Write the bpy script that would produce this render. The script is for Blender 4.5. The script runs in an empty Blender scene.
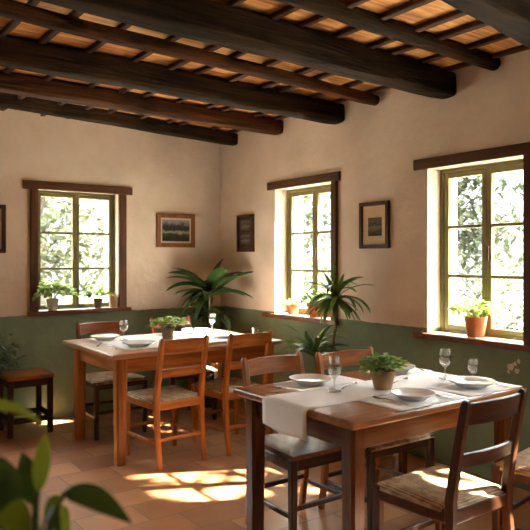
import bpy, bmesh, math, random
from mathutils import Vector, Matrix, Euler, noise as mnoise
PI = math.pi
R = math.radians
rng = random.Random(7)
sc = bpy.context.scene
COL = sc.collection

# ------------------------------------------------------------------ materials
def new_mat(name):
    m = bpy.data.materials.new(name); m.use_nodes = True
    nt = m.node_tree; nt.nodes.clear()
    out = nt.nodes.new('ShaderNodeOutputMaterial')
    return m, nt, out
def N(nt, t, **kw):
    n = nt.nodes.new(t)
    for k, v in kw.items():
        if k.startswith('i_'):
            key = k[2:]
            key = int(key) if key.isdigit() else key.replace('_', ' ')
            n.inputs[key].default_value = v
        else:
            setattr(n, k, v)
    return n
def L(nt, a, ao, b, bi):
    nt.links.new(a.outputs[ao], b.inputs[bi])
def c4(c): return (c[0], c[1], c[2], 1)
def ramp(nt, stops):
    r = nt.nodes.new('ShaderNodeValToRGB')
    el = r.color_ramp.elements
    while len(el) > 1: el.remove(el[-1])
    el[0].position = stops[0][0]; el[0].color = c4(stops[0][1])
    for p, c in stops[1:]:
        e = el.new(p); e.color = c4(c)
    return r
def principled(nt, out, rough=.6, **kw):
    b = nt.nodes.new('ShaderNodeBsdfPrincipled')
    b.inputs['Roughness'].default_value = rough
    for k, v in kw.items(): b.inputs[k.replace('_', ' ')].default_value = v
    L(nt, b, 0, out, 0)
    return b

def wood(name, dark, light, axis='Z', rough=.4, bump=.25, scale=1.0, spec=.28, knots=False):
    m, nt, out = new_mat(name)
    b = principled(nt, out, rough); b.inputs['Specular IOR Level'].default_value = spec
    tc = N(nt, 'ShaderNodeTexCoord'); mp = N(nt, 'ShaderNodeMapping')
    oi = N(nt, 'ShaderNodeObjectInfo')
    add = N(nt, 'ShaderNodeVectorMath', operation='ADD'); sc_ = N(nt, 'ShaderNodeVectorMath', operation='SCALE')
    cx = N(nt, 'ShaderNodeCombineXYZ')
    for i in range(3): L(nt, oi, 'Random', cx, i)
    L(nt, cx, 0, sc_, 0); sc_.inputs['Scale'].default_value = 9.0
    L(nt, tc, 'Object', add, 0); L(nt, sc_, 0, add, 1)
    L(nt, add, 0, mp, 0)
    s = [28*scale]*3; s['XYZ'.index(axis)] = 1.6*scale
    mp.inputs['Scale'].default_value = s
    n1 = N(nt, 'ShaderNodeTexNoise', i_Scale=1.0, i_Detail=6.0, i_Roughness=.6, i_Distortion=.6); L(nt, mp, 0, n1, 'Vector')
    n2 = N(nt, 'ShaderNodeTexNoise', i_Scale=2.3, i_Detail=3.0); L(nt, add, 0, n2, 'Vector')
    mix = N(nt, 'ShaderNodeMath', operation='MULTIPLY_ADD'); L(nt, n2, 'Fac', mix, 0); mix.inputs[1].default_value = .5
    L(nt, n1, 'Fac', mix, 2)
    if knots: r = ramp(nt, [(.60, dark), (.76, tuple(a*.6+b_*.4 for a, b_ in zip(dark, light))), (1.0, light)])
    else: r = ramp(nt, [(.5, dark), (.72, tuple((a+b_)/2 for a, b_ in zip(dark, light))), (.95, light)])
    L(nt, mix, 0, r, 0); L(nt, r, 0, b, 'Base Color')
    bp = N(nt, 'ShaderNodeBump', i_Strength=bump, i_Distance=.02 if knots else .004); L(nt, n1, 'Fac', bp, 'Height'); L(nt, bp, 0, b, 'Normal')
    return m

def flat(name, col, rough=.6, var=.12, nscale=12., bump=0., metallic=0., spec=.5, trans=0.):
    m, nt, out = new_mat(name)
    b = principled(nt, out, rough, Metallic=metallic); b.inputs['Specular IOR Level'].default_value = spec
    tc = N(nt, 'ShaderNodeTexCoord')
    n = N(nt, 'ShaderNodeTexNoise', i_Scale=nscale, i_Detail=5.0); L(nt, tc, 'Object', n, 'Vector')
    r = ramp(nt, [(.3, tuple(c*(1-var) for c in col)), (.7, tuple(min(1, c*(1+var)) for c in col))])
    L(nt, n, 'Fac', r, 0); L(nt, r, 0, b, 'Base Color')
    if bump:
        bp = N(nt, 'ShaderNodeBump', i_Strength=bump, i_Distance=.005); L(nt, n, 'Fac', bp, 'Height'); L(nt, bp, 0, b, 'Normal')
    return m

def leafmat(name, c1, c2, rough=.4, trans=.35, nscale=18.):
    m, nt, out = new_mat(name)
    b = nt.nodes.new('ShaderNodeBsdfPrincipled'); b.inputs['Roughness'].default_value = rough
    t = nt.nodes.new('ShaderNodeBsdfTranslucent')
    tc = N(nt, 'ShaderNodeTexCoord')
    n = N(nt, 'ShaderNodeTexNoise', i_Scale=nscale, i_Detail=2.0); L(nt, tc, 'Object', n, 'Vector')
    r = ramp(nt, [(.35, c1), (.65, c2)]); L(nt, n, 'Fac', r, 0)
    L(nt, r, 0, b, 'Base Color'); L(nt, r, 0, t, 'Color')
    mx = N(nt, 'ShaderNodeMixShader', i_0=trans)
    L(nt, b, 0, mx, 1); L(nt, t, 0, mx, 2); L(nt, mx, 0, out, 0)
    return m

def plaster_mat(name, paint_h):
    """hand-trowelled warm plaster, painted sage green up to paint_h"""
    m, nt, out = new_mat(name)
    b = principled(nt, out, .85); b.inputs['Specular IOR Level'].default_value = .25
    g = N(nt, 'ShaderNodeNewGeometry')
    n1 = N(nt, 'ShaderNodeTexNoise', i_Scale=1.7, i_Detail=8.0, i_Roughness=.6); L(nt, g, 'Position', n1, 'Vector')
    n2 = N(nt, 'ShaderNodeTexNoise', i_Scale=14.0, i_Detail=6.0); L(nt, g, 'Position', n2, 'Vector')
    r = ramp(nt, [(.3, PL1), (.55, PL2), (.75, PL3)]); L(nt, n1, 'Fac', r, 0)
    rg = ramp(nt, [(.3, GR1), (.55, GR2), (.78, GR3)]); L(nt, n1, 'Fac', rg, 0)
    sx = N(nt, 'ShaderNodeSeparateXYZ'); L(nt, g, 'Position', sx, 0)
    ma = N(nt, 'ShaderNodeMath', operation='MULTIPLY_ADD'); L(nt, n2, 'Fac', ma, 0); ma.inputs[1].default_value = .02
    L(nt, sx, 'Z', ma, 2)
    lt = N(nt, 'ShaderNodeMath', operation='LESS_THAN'); L(nt, ma, 0, lt, 0); lt.inputs[1].default_value = paint_h+.01
    mx = N(nt, 'ShaderNodeMix', data_type='RGBA')
    L(nt, lt, 0, mx, 0); L(nt, r, 0, mx, 6); L(nt, rg, 0, mx, 7)
    L(nt, mx, 2, b, 'Base Color')
    sm = N(nt, 'ShaderNodeMath', operation='MULTIPLY_ADD'); L(nt, n1, 'Fac', sm, 0); sm.inputs[1].default_value = 2.0; L(nt, n2, 'Fac', sm, 2)
    bp = N(nt, 'ShaderNodeBump', i_Strength=.5, i_Distance=.014); L(nt, sm, 0, bp, 'Height'); L(nt, bp, 0, b, 'Normal')
    return m

PL1, PL2, PL3 = (.56, .46, .375), (.675, .575, .48), (.73, .64, .555)
GR1, GR2, GR3 = (.135, .178, .105), (.185, .235, .142), (.25, .30, .195)
M = {}
M['plaster'] = plaster_mat('plaster_and_green_paint', .915)
M['plain_plaster'] = flat('cream_plaster', (.74, .62, .47), .85, .06, 6, .2)

def floor_mat():
    m, nt, out = new_mat('terracotta_tiles')
    b = principled(nt, out, .3)
    g = N(nt, 'ShaderNodeNewGeometry'); mp = N(nt, 'ShaderNodeMapping'); L(nt, g, 'Position', mp, 0)
    mp.inputs['Location'].default_value = (.13, .07, 0)
    nw = N(nt, 'ShaderNodeTexNoise', i_Scale=3.0, i_Detail=2.0); L(nt, g, 'Position', nw, 'Vector')
    va = N(nt, 'ShaderNodeVectorMath', operation='SCALE'); va.inputs['Scale'].default_value = .03; L(nt, nw, 'Color', va, 0)
    vs = N(nt, 'ShaderNodeVectorMath', operation='ADD'); L(nt, mp, 0, vs, 0); L(nt, va, 0, vs, 1)
    br = N(nt, 'ShaderNodeTexBrick', offset=.5, i_Scale=1.0); L(nt, vs, 0, br, 'Vector')
    br.inputs['Brick Width'].default_value = .34; br.inputs['Row Height'].default_value = .25
    br.inputs['Mortar Size'].default_value = .006; br.inputs['Mortar Smooth'].default_value = .3; br.inputs['Bias'].default_value = -.1
    br.inputs['Color1'].default_value = (.31, .135, .062, 1); br.inputs['Color2'].default_value = (.55, .285, .14, 1)
    br.inputs['Mortar'].default_value = (.23, .13, .08, 1)
    n1 = N(nt, 'ShaderNodeTexNoise', i_Scale=5.0, i_Detail=4.0); L(nt, g, 'Position', n1, 'Vector')
    r = ramp(nt, [(.3, (.80, .78, .77)), (.7, (1.08, 1.05, 1.02))]); L(nt, n1, 'Fac', r, 0)
    mx = N(nt, 'ShaderNodeMix', data_type='RGBA', blend_type='MULTIPLY', i_0=1.0)
    L(nt, br, 'Color', mx, 6); L(nt, r, 0, mx, 7); L(nt, mx, 2, b, 'Base Color')
    rr = N(nt, 'ShaderNodeMapRange'); L(nt, n1, 'Fac', rr, 0)
    rr.inputs[3].default_value = .24; rr.inputs[4].default_value = .40; b.inputs['Specular IOR Level'].default_value = .8; L(nt, rr, 0, b, 'Roughness')
    sm = N(nt, 'ShaderNodeMath', operation='MULTIPLY_ADD'); L(nt, br, 'Fac', sm, 0); sm.inputs[1].default_value = -1.2; L(nt, nw, 'Fac', sm, 2)
    bp = N(nt, 'ShaderNodeBump', i_Strength=.3, i_Distance=.006); L(nt, sm, 0, bp, 'Height'); L(nt, bp, 0, b, 'Normal')
    return m
M['floor'] = floor_mat()

def reed_mat():
    m, nt, out = new_mat('split_reed_boards')
    b = principled(nt, out, .7)
    g = N(nt, 'ShaderNodeNewGeometry'); mp = N(nt, 'ShaderNodeMapping'); L(nt, g, 'Position', mp, 0)
    mp.inputs['Scale'].default_value = (2.2, 34, 1)
    n1 = N(nt, 'ShaderNodeTexNoise', i_Scale=1.0, i_Detail=4.0, i_Distortion=.4); L(nt, mp, 0, n1, 'Vector')
    n2 = N(nt, 'ShaderNodeTexNoise', i_Scale=4.0, i_Detail=3.0); L(nt, g, 'Position', n2, 'Vector')
    ma = N(nt, 'ShaderNodeMath', operation='MULTIPLY_ADD'); L(nt, n2, 'Fac', ma, 0); ma.inputs[1].default_value = .6; L(nt, n1, 'Fac', ma, 2)
    r = ramp(nt, [(.55, (.24, .085, .020)), (.78, (.62, .27, .07)), (1.0, (.80, .44, .15))]); L(nt, ma, 0, r, 0)
    L(nt, r, 0, b, 'Base Color')
    bp = N(nt, 'ShaderNodeBump', i_Strength=.8, i_Distance=.01); L(nt, n1, 'Fac', bp, 'Height'); L(nt, bp, 0, b, 'Normal')
    return m
M['reed'] = reed_mat()

def rush_mat(name, c1, c2):
    m, nt, out = new_mat(name)
    b = principled(nt, out, .75)
    tc = N(nt, 'ShaderNodeTexCoord'); sx = N(nt, 'ShaderNodeSeparateXYZ'); L(nt, tc, 'Object', sx, 0)
    ax = N(nt, 'ShaderNodeMath', operation='ABSOLUTE'); L(nt, sx, 'X', ax, 0)
    ay = N(nt, 'ShaderNodeMath', operation='ABSOLUTE'); L(nt, sx, 'Y', ay, 0)
    mxm = N(nt, 'ShaderNodeMath', operation='MAXIMUM'); L(nt, ax, 0, mxm, 0); L(nt, ay, 0, mxm, 1)
    n1 = N(nt, 'ShaderNodeTexNoise', i_Scale=25.0, i_Detail=4.0); L(nt, tc, 'Object', n1, 'Vector')
    k = N(nt, 'ShaderNodeMath', operation='MULTIPLY_ADD'); L(nt, mxm, 0, k, 0); k.inputs[1].default_value = 560; 
    n3 = N(nt, 'ShaderNodeMath', operation='MULTIPLY'); L(nt, n1, 'Fac', n3, 0); n3.inputs[1].default_value = 3.0
    L(nt, n3, 0, k, 2)
    s = N(nt, 'ShaderNodeMath', operation='SINE'); L(nt, k, 0, s, 0)
    ma = N(nt, 'ShaderNodeMath', operation='MULTIPLY_ADD'); L(nt, s, 0, ma, 0); ma.inputs[1].default_value = .22; L(nt, n1, 'Fac', ma, 2)
    r = ramp(nt, [(.2, c1), (.75, c2)]); L(nt, ma, 0, r, 0); L(nt, r, 0, b, 'Base Color')
    bp = N(nt, 'ShaderNodeBump', i_Strength=.7, i_Distance=.006); L(nt, ma, 0, bp, 'Height'); L(nt, bp, 0, b, 'Normal')
    return m
M['rush'] = rush_mat('woven_rush', (.20, .115, .05), (.58, .43, .25))

for ax in 'XYZ':
    M['honey'+ax] = wood('honey_wood_'+ax, (.18, .050, .011), (.49, .18, .044), ax, .33)
    M['table'+ax] = wood('table_wood_'+ax, (.042, .014, .005), (.16, .055, .017), ax, .22)
    M['red'+ax] = wood('reddish_wood_'+ax, (.11, .026, .010), (.30, .082, .028), ax, .35)
    M['brown'+ax] = wood('brown_wood_'+ax, (.022, .008, .004), (.080, .029, .012), ax, .38)
    M['dark'+ax] = wood('dark_wood_'+ax, (.022, .011, .007), (.075, .036, .020), ax, .35)
M['plank'] = wood('worn_plank_seat', (.045, .018, .008), (.17, .075, .032), 'Y', .42)
M['beam'] = wood('weathered_beam_wood', (.004, .0017, .0008), (.050, .026, .012), 'X', .8, 1.0, .75, .12, True)
M['beam_brown'] = wood('brown_beam_wood', (.009, .003, .001), (.12, .042, .012), 'X', .75, 1.0, .75, .12, True)
M['batten'] = wood('batten_wood', (.012, .005, .002), (.085, .034, .012), 'Y', .75, .8, 1, .3)
M['trim'] = wood('trim_wood_X', (.040, .015, .006), (.125, .050, .019), 'X', .5)
M['trimY'] = wood('trim_wood_Y', (.040, .015, .006), (.125, .050, .019), 'Y', .5)
M['trimZ'] = wood('trim_wood_Z', (.040, .015, .006), (.125, .050, .019), 'Z', .5)
M['sillwood'] = wood('sill_wood', (.075, .024, .010), (.20, .075, .030), 'X', .4)
M['olive'] = flat('olive_window_paint', (.155, .130, .040), .45, .18, 9, .1)
M['white_sill'] = flat('white_sill_paint', (.80, .77, .70), .5, .05, 9)
M['linen'] = flat('white_linen', (.87, .86, .85), .9, .05, 160, .25)
M['napkin'] = flat('grey_white_napkin', (.70, .69, .66), .9, .05, 120, .25)
M['china'] = flat('white_china', (.74, .73, .70), .18, .03, 5)
M['steel'] = flat('cutlery_steel', (.55, .54, .52), .22, .05, 5, 0, 1.0)
M['terracotta'] = flat('terracotta_pot_clay', (.44, .125, .042), .75, .16, 14, .1)
M['terra_brown'] = flat('brown_pot_clay', (.36, .19, .095), .75, .16, 14, .1)
M['brown_pot'] = flat('dark_brown_pot_clay', (.17, .085, .042), .7, .16, 14, .1)
M['stone_pot'] = flat('grey_stone_pot_clay', (.36, .30, .24), .8, .15, 18, .15)
M['dark_pot'] = flat('dark_glazed_pot', (.06, .045, .03), .35, .15, 12)
M['soil'] = flat('potting_soil', (.045, .028, .016), .95, .4, 60, .6)
M['herb'] = leafmat('herb_leaf', (.17, .30, .045), (.44, .56, .16), .45, .4, 30)
M['herb_dark'] = leafmat('herb_dark_leaf', (.035, .085, .018), (.16, .26, .06), .4, .35, 30)
M['pale'] = leafmat('pale_flower_petals', (.55, .60, .35), (.72, .72, .55), .6, .4, 20)
M['lime'] = leafmat('lime_leaf', (.26, .38, .06), (.50, .60, .18), .5, .5, 20)
M['palm'] = leafmat('broad_dark_leaf', (.020, .050, .014), (.058, .11, .028), .3, .22, 10)
M['dracaena'] = leafmat('narrow_green_leaf', (.055, .12, .022), (.17, .28, .06), .35, .3, 10)
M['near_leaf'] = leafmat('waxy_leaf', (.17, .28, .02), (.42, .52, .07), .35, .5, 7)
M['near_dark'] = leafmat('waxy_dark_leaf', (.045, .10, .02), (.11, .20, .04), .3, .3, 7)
M['bush'] = leafmat('shade_plant_leaf', (.05, .10, .04), (.17, .24, .13), .35, .2, 16)
M['stem'] = flat('plant_stem_bark', (.14, .105, .055), .8, .2, 30, .2)
M['green_stem'] = flat('green_stem', (.10, .17, .04), .6, .2, 30)
M['tree1'] = leafmat('tree_leaf_mid', (.018, .026, .012), (.050, .062, .030), .6, .45, 1.5)
M['tree2'] = leafmat('tree_leaf_pale', (.045, .055, .030), (.085, .095, .055), .6, .45, 1.5)
M['bark'] = flat('tree_bark', (.05, .04, .03), .9, .3, 8, .4)
M['ground'] = flat('dry_garden_ground', (.075, .080, .036), .95, .2, 1.2, .2)
M['gold'] = wood('picture_frame_wood', (.11, .038, .012), (.28, .11, .036), 'Z', .5)
M['mat'] = flat('picture_mount_card', (.62, .48, .31), .9, .04, 5)
M['mat_light'] = flat('picture_mount_pale', (.52, .44, .36), .9, .04, 5)
M['chip'] = flat('bare_plaster_chip', (.60, .54, .44), .9, .1, 20)

def glass_mat(name, edge=.75, lo=.05, tint=(1, 1, 1), rough=.02):
    m, nt, out = new_mat(name)
    t = N(nt, 'ShaderNodeBsdfTransparent'); t.inputs['Color'].default_value = c4(tint)
    gl = N(nt, 'ShaderNodeBsdfGlossy'); gl.inputs['Roughness'].default_value = rough
    lw = N(nt, 'ShaderNodeLayerWeight', i_Blend=.35)
    mr = N(nt, 'ShaderNodeMapRange'); L(nt, lw, 'Facing', mr, 0); mr.inputs[3].default_value = lo; mr.inputs[4].default_value = edge
    mx = N(nt, 'ShaderNodeMixShader'); L(nt, mr, 0, mx, 0); L(nt, t, 0, mx, 1); L(nt, gl, 0, mx, 2); L(nt, mx, 0, out, 0)
    return m
M['tabletop'] = wood('tabletop_wood', (.13, .044, .012), (.42, .16, .048), 'X', .27, spec=.8)  # lighter than the legs: the lit look of the top is in its colour
M['honeytop'] = wood('honey_tabletop_wood', (.20, .085, .035), (.46, .22, .10), 'X', .30, spec=1.0)
M['pane'] = glass_mat('window_glass', .25, .02, (.90, .91, .89))
M['glass'] = glass_mat('drinking_glass', .85, .10, (.95, .96, .95))

def print_mat(name, kind):
    m, nt, out = new_mat(name)
    b = principled(nt, out, .7); b.inputs['Specular IOR Level'].default_value = .2
    tc = N(nt, 'ShaderNodeTexCoord'); 
    sx = N(nt, 'ShaderNodeSeparateXYZ'); L(nt, tc, 'Generated', sx, 0)
    n = N(nt, 'ShaderNodeTexNoise', i_Scale=5.0, i_Detail=6.0); L(nt, tc, 'Generated', n, 'Vector')
    ma = N(nt, 'ShaderNodeMath', operation='MULTIPLY_ADD'); L(nt, n, 'Fac', ma, 0); ma.inputs[1].default_value = .55; L(nt, sx, 'Z', ma, 2)
    if kind == 'land':
        st = [(.35, (.02, .02, .012)), (.60, (.05, .05, .03)), (.70, (.30, .29, .22)), (.78, (.16, .16, .12)), (.84, (.025, .027, .02)), (1.02, (.05, .045, .045)), (1.14, (.26, .22, .22))]
    elif kind == 'hill':
        st = [(.35, (.05, .04, .02)), (.55, (.09, .08, .04)), (.75, (.20, .18, .11)), (.88, (.05, .05, .04)), (1.0, (.13, .11, .10))]
    else:
        st = [(.3, (.04, .032, .025)), (.6, (.12, .10, .07)), (.75, (.22, .18, .14)), (.95, (.07, .06, .045)), (1.1, (.14, .12, .09))]
    sc_ = N(nt, 'ShaderNodeMath', operation='MULTIPLY'); L(nt, ma, 0, sc_, 0); sc_.inputs[1].default_value = .75
    r = ramp(nt, [(min(1, p*.75), c) for p, c in st]); L(nt, sc_, 0, r, 0); L(nt, r, 0, b, 'Base Color')
    return m
M['print_land'] = print_mat('landscape_print', 'land')
M['print_hill'] = print_mat('hill_print', 'hill')
M['print_dark'] = print_mat('dark_print', 'dark')

# ------------------------------------------------------------------ mesh builder
class MB:
    def __init__(s): s.bm = bmesh.new()
    def box(s, lo, hi, bev=0.0, seg=2, rot=None, pivot=None):
        c = [(a+b)/2 for a, b in zip(lo, hi)]; d = [abs(b-a) for a, b in zip(lo, hi)]
        t = bmesh.new()
        bmesh.ops.create_cube(t, size=1.0, matrix=Matrix.Translation(c) @ Matrix.Diagonal((d[0], d[1], d[2], 1)))
        if bev > 0:
            bmesh.ops.bevel(t, geom=list(t.edges), offset=bev, segments=seg, profile=.5, affect='EDGES')
        if rot:
            pv = Vector(pivot or c)
            bmesh.ops.transform(t, matrix=Matrix.Translation(pv) @ rot.to_4x4() @ Matrix.Translation(-pv), verts=t.verts)
        s.add(t); return s
    def add(s, t):
        me = bpy.data.meshes.new('tmp'); t.to_mesh(me); t.free(); s.bm.from_mesh(me); bpy.data.meshes.remove(me)
    def sweep(s, pts, w, d, sidev, rounded=True):
        """rectangular bar following pts; w along sidev, d across. w,d lists or scalars"""
        n = len(pts); rings = []; sv = Vector(sidev).normalized()
        for i, p in enumerate(pts):
            p = Vector(p)
            t = (Vector(pts[min(i+1, n-1)]) - Vector(pts[max(i-1, 0)])).normalized()
            u = (sv - t*sv.dot(t)).normalized(); v = t.cross(u)
            ww = w[i] if isinstance(w, (list, tuple)) else w; dd = d[i] if isinstance(d, (list, tuple)) else d
            k = .68 if rounded else 1
            offs = [(-1, -k), (-k, -1), (k, -1), (1, -k), (1, k), (k, 1), (-k, 1), (-1, k)] if rounded else [(-1, -1), (1, -1), (1, 1), (-1, 1)]
            rings.append([s.bm.verts.new(p + u*(a*ww/2) + v*(b*dd/2)) for a, b in offs])
        m = len(rings[0])
        for a, b in zip(rings, rings[1:]):
            for j in range(m): s.bm.faces.new((a[j], a[(j+1) % m], b[(j+1) % m], b[j]))
        s.bm.faces.new(rings[0][::-1]); s.bm.faces.new(rings[-1]); return s
    def tube(s, pts, rad, n=8):
        rings = []; k = len(pts)
        ref = Vector((.3, .9, .2))
        for i, p in enumerate(pts):
            t = (Vector(pts[min(i+1, k-1)]) - Vector(pts[max(i-1, 0)])).normalized()
            u = t.cross(ref).normalized(); v = t.cross(u)
            r = rad[i] if isinstance(rad, (list, tuple)) else rad
            rings.append([s.bm.verts.new(Vector(p) + u*math.cos(2*PI*j/n)*r + v*math.sin(2*PI*j/n)*r) for j in range(n)])
        for a, b in zip(rings, rings[1:]):
            for j in range(n): s.bm.faces.new((a[j], a[(j+1) % n], b[(j+1) % n], b[j]))
        s.bm.faces.new(rings[0][::-1]); s.bm.faces.new(rings[-1]); return s
    def lathe(s, prof, n=24, c=(0, 0, 0)):
        rings = []
        for r, z in prof:
            if r < 1e-5: rings.append([s.bm.verts.new((c[0], c[1], c[2]+z))])
            else: rings.append([s.bm.verts.new((c[0]+r*math.cos(2*PI*j/n), c[1]+r*math.sin(2*PI*j/n), c[2]+z)) for j in range(n)])
        for a, b in zip(rings, rings[1:]):
            for j in range(n):
                k = (j+1) % n
                if len(a) == 1 and len(b) == 1: continue
                if len(a) == 1: s.bm.faces.new((a[0], b[k], b[j]))
                elif len(b) == 1: s.bm.faces.new((a[j], a[k], b[0]))
                else: s.bm.faces.new((a[j], a[k], b[k], b[j]))
        return s
    def blade(s, base, az, el, Ln, W, droop, n=6, fold=.25, twist=0., shape='lance'):
        p = Vector(base); prev = None
        for i in range(n+1):
            t = i/n
            e = el - droop*t
            d = Vector((math.cos(e)*math.cos(az), math.cos(e)*math.sin(az), math.sin(e)))
            if shape == 'lance': w = W*(math.sin(PI*min(1, t**.75*.97+.03))**.8)
            elif shape == 'strap': w = W*min(1, .45+t*2.5)*(1 if t < .6 else max(0.0, math.cos((t-.6)/.4*PI/2))**.8)
            else: w = W*(math.sin(PI*min(1, t**.9*.96+.04))**.6)
            if i == n: w = W*.02
            sd = Vector((-math.sin(az), math.cos(az), 0))
            up = sd.cross(d)*-1
            if twist: sd = (Matrix.Rotation(twist*t+twist*.3, 3, d) @ sd)
            up = d.cross(sd)
            row = [s.bm.verts.new(p - sd*w/2 + up*w*fold*.5), s.bm.verts.new(p - up*w*fold*.2), s.bm.verts.new(p + sd*w/2 + up*w*fold*.5)]
            if prev:
                s.bm.faces.new((prev[0], prev[1], row[1], row[0])); s.bm.faces.new((prev[1], prev[2], row[2], row[1]))
            prev = row
            p = p + d*(Ln/n)
        return s
    def build(s, name, mat, parent=None, smooth=False, angle=None):
        bmesh.ops.recalc_face_normals(s.bm, faces=s.bm.faces)
        me = bpy.data.meshes.new(name); s.bm.to_mesh(me); s.bm.free()
        o = bpy.data.objects.new(name, me); COL.objects.link(o)
        if mat: me.materials.append(mat)
        if smooth:
            for p in me.polygons: p.use_smooth = True
            try: me.set_sharp_from_angle(angle=R(angle or 40))
            except Exception: pass
        if parent: o.parent = parent
        return o

def tag(o, label=None, cat=None, group=None, kind=None):
    if label: o['label'] = label
    if cat: o['category'] = cat
    if group: o['group'] = group
    if kind: o['kind'] = kind
    return o
def empty(name, loc=(0, 0, 0), rz=0):
    o = bpy.data.objects.new(name, None); COL.objects.link(o)
    o.location = loc; o.rotation_euler = (0, 0, rz); o.empty_display_size = .1
    return o
def clamp(o, f):
    """leaves bend where they meet a wall or pane"""
    loc = o.parent.location
    for v in o.data.vertices:
        v.co = Vector(f(*(v.co+loc)))-loc
    return o
def copy_tree(o, parent=None):
    c = o.copy(); COL.objects.link(c)
    if parent: c.parent = parent
    for ch in list(o.children): copy_tree(ch, c)
    return c

# ------------------------------------------------------------------ room shell
XR, YB, XL, YF, ZC = 3.59, 5.70, -1.55, -1.60, 2.67
T = .33
WR = [(3.976, 4.767, .895, 2.04), (2.245, 2.996, .88, 2.032), (.35, 1.25, .88, 2.032)]   # openings along Y in the right wall; the last is unseen, added for daylight
WB = [(1.72, 2.46, .945, 2.005), (-.1, .8, .9, 2.1), (-1.3, -.4, .9, 2.1)]                                                         # openings along X in the back wall; all after the first are unseen, added
WF = []                                                              # opening along X in the wall behind the camera
WL = []
def wall(name, fmap, u0, u1, z1, holes):
    """fmap(u,w,z) -> world; w 0 at the inner face, T outside"""
    us = sorted({u0, u1, *[h[0] for h in holes], *[h[1] for h in holes]})
    zs = sorted({-.1, z1, *[h[2] for h in holes], *[h[3] for h in holes]})
    solid = lambda i, j: 0 <= i < len(us)-1 and 0 <= j < len(zs)-1 and not any(h[0]-1e-6 <= us[i] and us[i+1] <= h[1]+1e-6 and h[2]-1e-6 <= zs[j] and zs[j+1] <= h[3]+1e-6 for h in holes)
    b = MB(); bm = b.bm; cache = {}
    def v(u, w, z):
        k = (round(u, 4), round(w, 4), round(z, 4))
        if k not in cache: cache[k] = bm.verts.new(fmap(u, w, z))
        return cache[k]
    for i in range(len(us)-1):
        for j in range(len(zs)-1):
            if not solid(i, j): continue
            a, c, d, e = us[i], us[i+1], zs[j], zs[j+1]
            for w in (0, T): bm.faces.new([v(a, w, d), v(c, w, d), v(c, w, e), v(a, w, e)])
            for (ii, jj, q) in ((i-1, j, ((a, d), (a, e))), (i+1, j, ((c, d), (c, e))), (i, j-1, ((a, d), (c, d))), (i, j+1, ((a, e), (c, e)))):
                if not solid(ii, jj):
                    (p, q1), (r, q2) = q
                    bm.faces.new([v(p, 0, q1), v(r, 0, q2), v(r, T, q2), v(p, T, q1)])
    o = b.build(name, M['plaster']); return tag(o, kind='structure')
mapR = lambda u, w, z: (XR+w, u, z)
mapB = lambda u, w, z: (u, YB+w, z)
mapL = lambda u, w, z: (XL-w, u, z)
mapF = lambda u, w, z: (u, YF-w, z)
wall_right = wall('wall_right', mapR, YF-T, YB, 2.9, WR)
wall('wall_back', mapB, XL-T, XR+T, 2.9, WB)
wall('wall_left', mapL, YF-T, YB, 2.9, WL)
wall('wall_front', mapF, XL, XR, 2.9, WF)
tag(MB().box((XL, YF, -.1), (XR, YB, 0)).build('floor', M['floor']), kind='structure')
ceil = tag(MB().box((XL, YF, ZC), (XR, YB, ZC+.08)).build('ceiling', M['reed']), kind='structure')
tag(MB().box((XL-T, YF-T, ZC+.09), (XR+1.10, YB+T, ZC+.2)).build('sun_cutting_roof', M['bark']), kind='structure')  # unseen roof; eave drawn out to cut sun through the upper panes
tag(MB().box((-16, -16, -.2), (24, 26, -.11)).build('ground', M['ground']), kind='structure')
M['bounce_terrace'] = flat('bounce_gravel', (.50, .45, .37), .95, .15, 5, .2)
tag(MB().box((XL-6, YF-6, -.109), (XR+6, YB+4, -.101)).build('bounce_terrace', M['bounce_terrace']), kind='structure')  # added pale ground that bounces sunlight up to the ceiling
# battens under the reed boards
r2 = random.Random(3)
x = XL+.1
while x < XR-.02:
    w = r2.uniform(.030, .05); a = r2.uniform(-.018, .018)
    pts = [(x + a*(y-2) + r2.uniform(-.006, .006), y, ZC-.017+r2.uniform(-.004, .004)) for y in [YF+.02+(YB-YF-.04)*i/14 for i in range(15)]]
    MB().sweep(pts, w, .03, (1, 0, 0)).build('batten', M['batten'], ceil)
    x += r2.uniform(.19, .29)
# chipped paint on the green band beneath the near window
b = MB()
for (yy, zz, rr) in ((2.345, .73, .022), (2.315, .755, .014), (2.302, .715, .016), (2.36, .70, .010), (2.29, .775, .012)):
    n = 9; ring = []
    for j in range(n):
        a = 2*PI*j/n; q = rr*r2.uniform(.6, 1.2)
        ring.append((yy+q*math.cos(a), zz+q*1.2*math.sin(a)))
    va = [b.bm.verts.new((XR-.0025, p, q)) for p, q in ring]; vb = [b.bm.verts.new((XR+.001, p, q)) for p, q in ring]
    b.bm.faces.new(va)
    for j in range(n): b.bm.faces.new((va[j], va[(j+1) % n], vb[(j+1) % n], vb[j]))
b.build('chipped_paint', M['chip'], wall_right)

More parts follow.
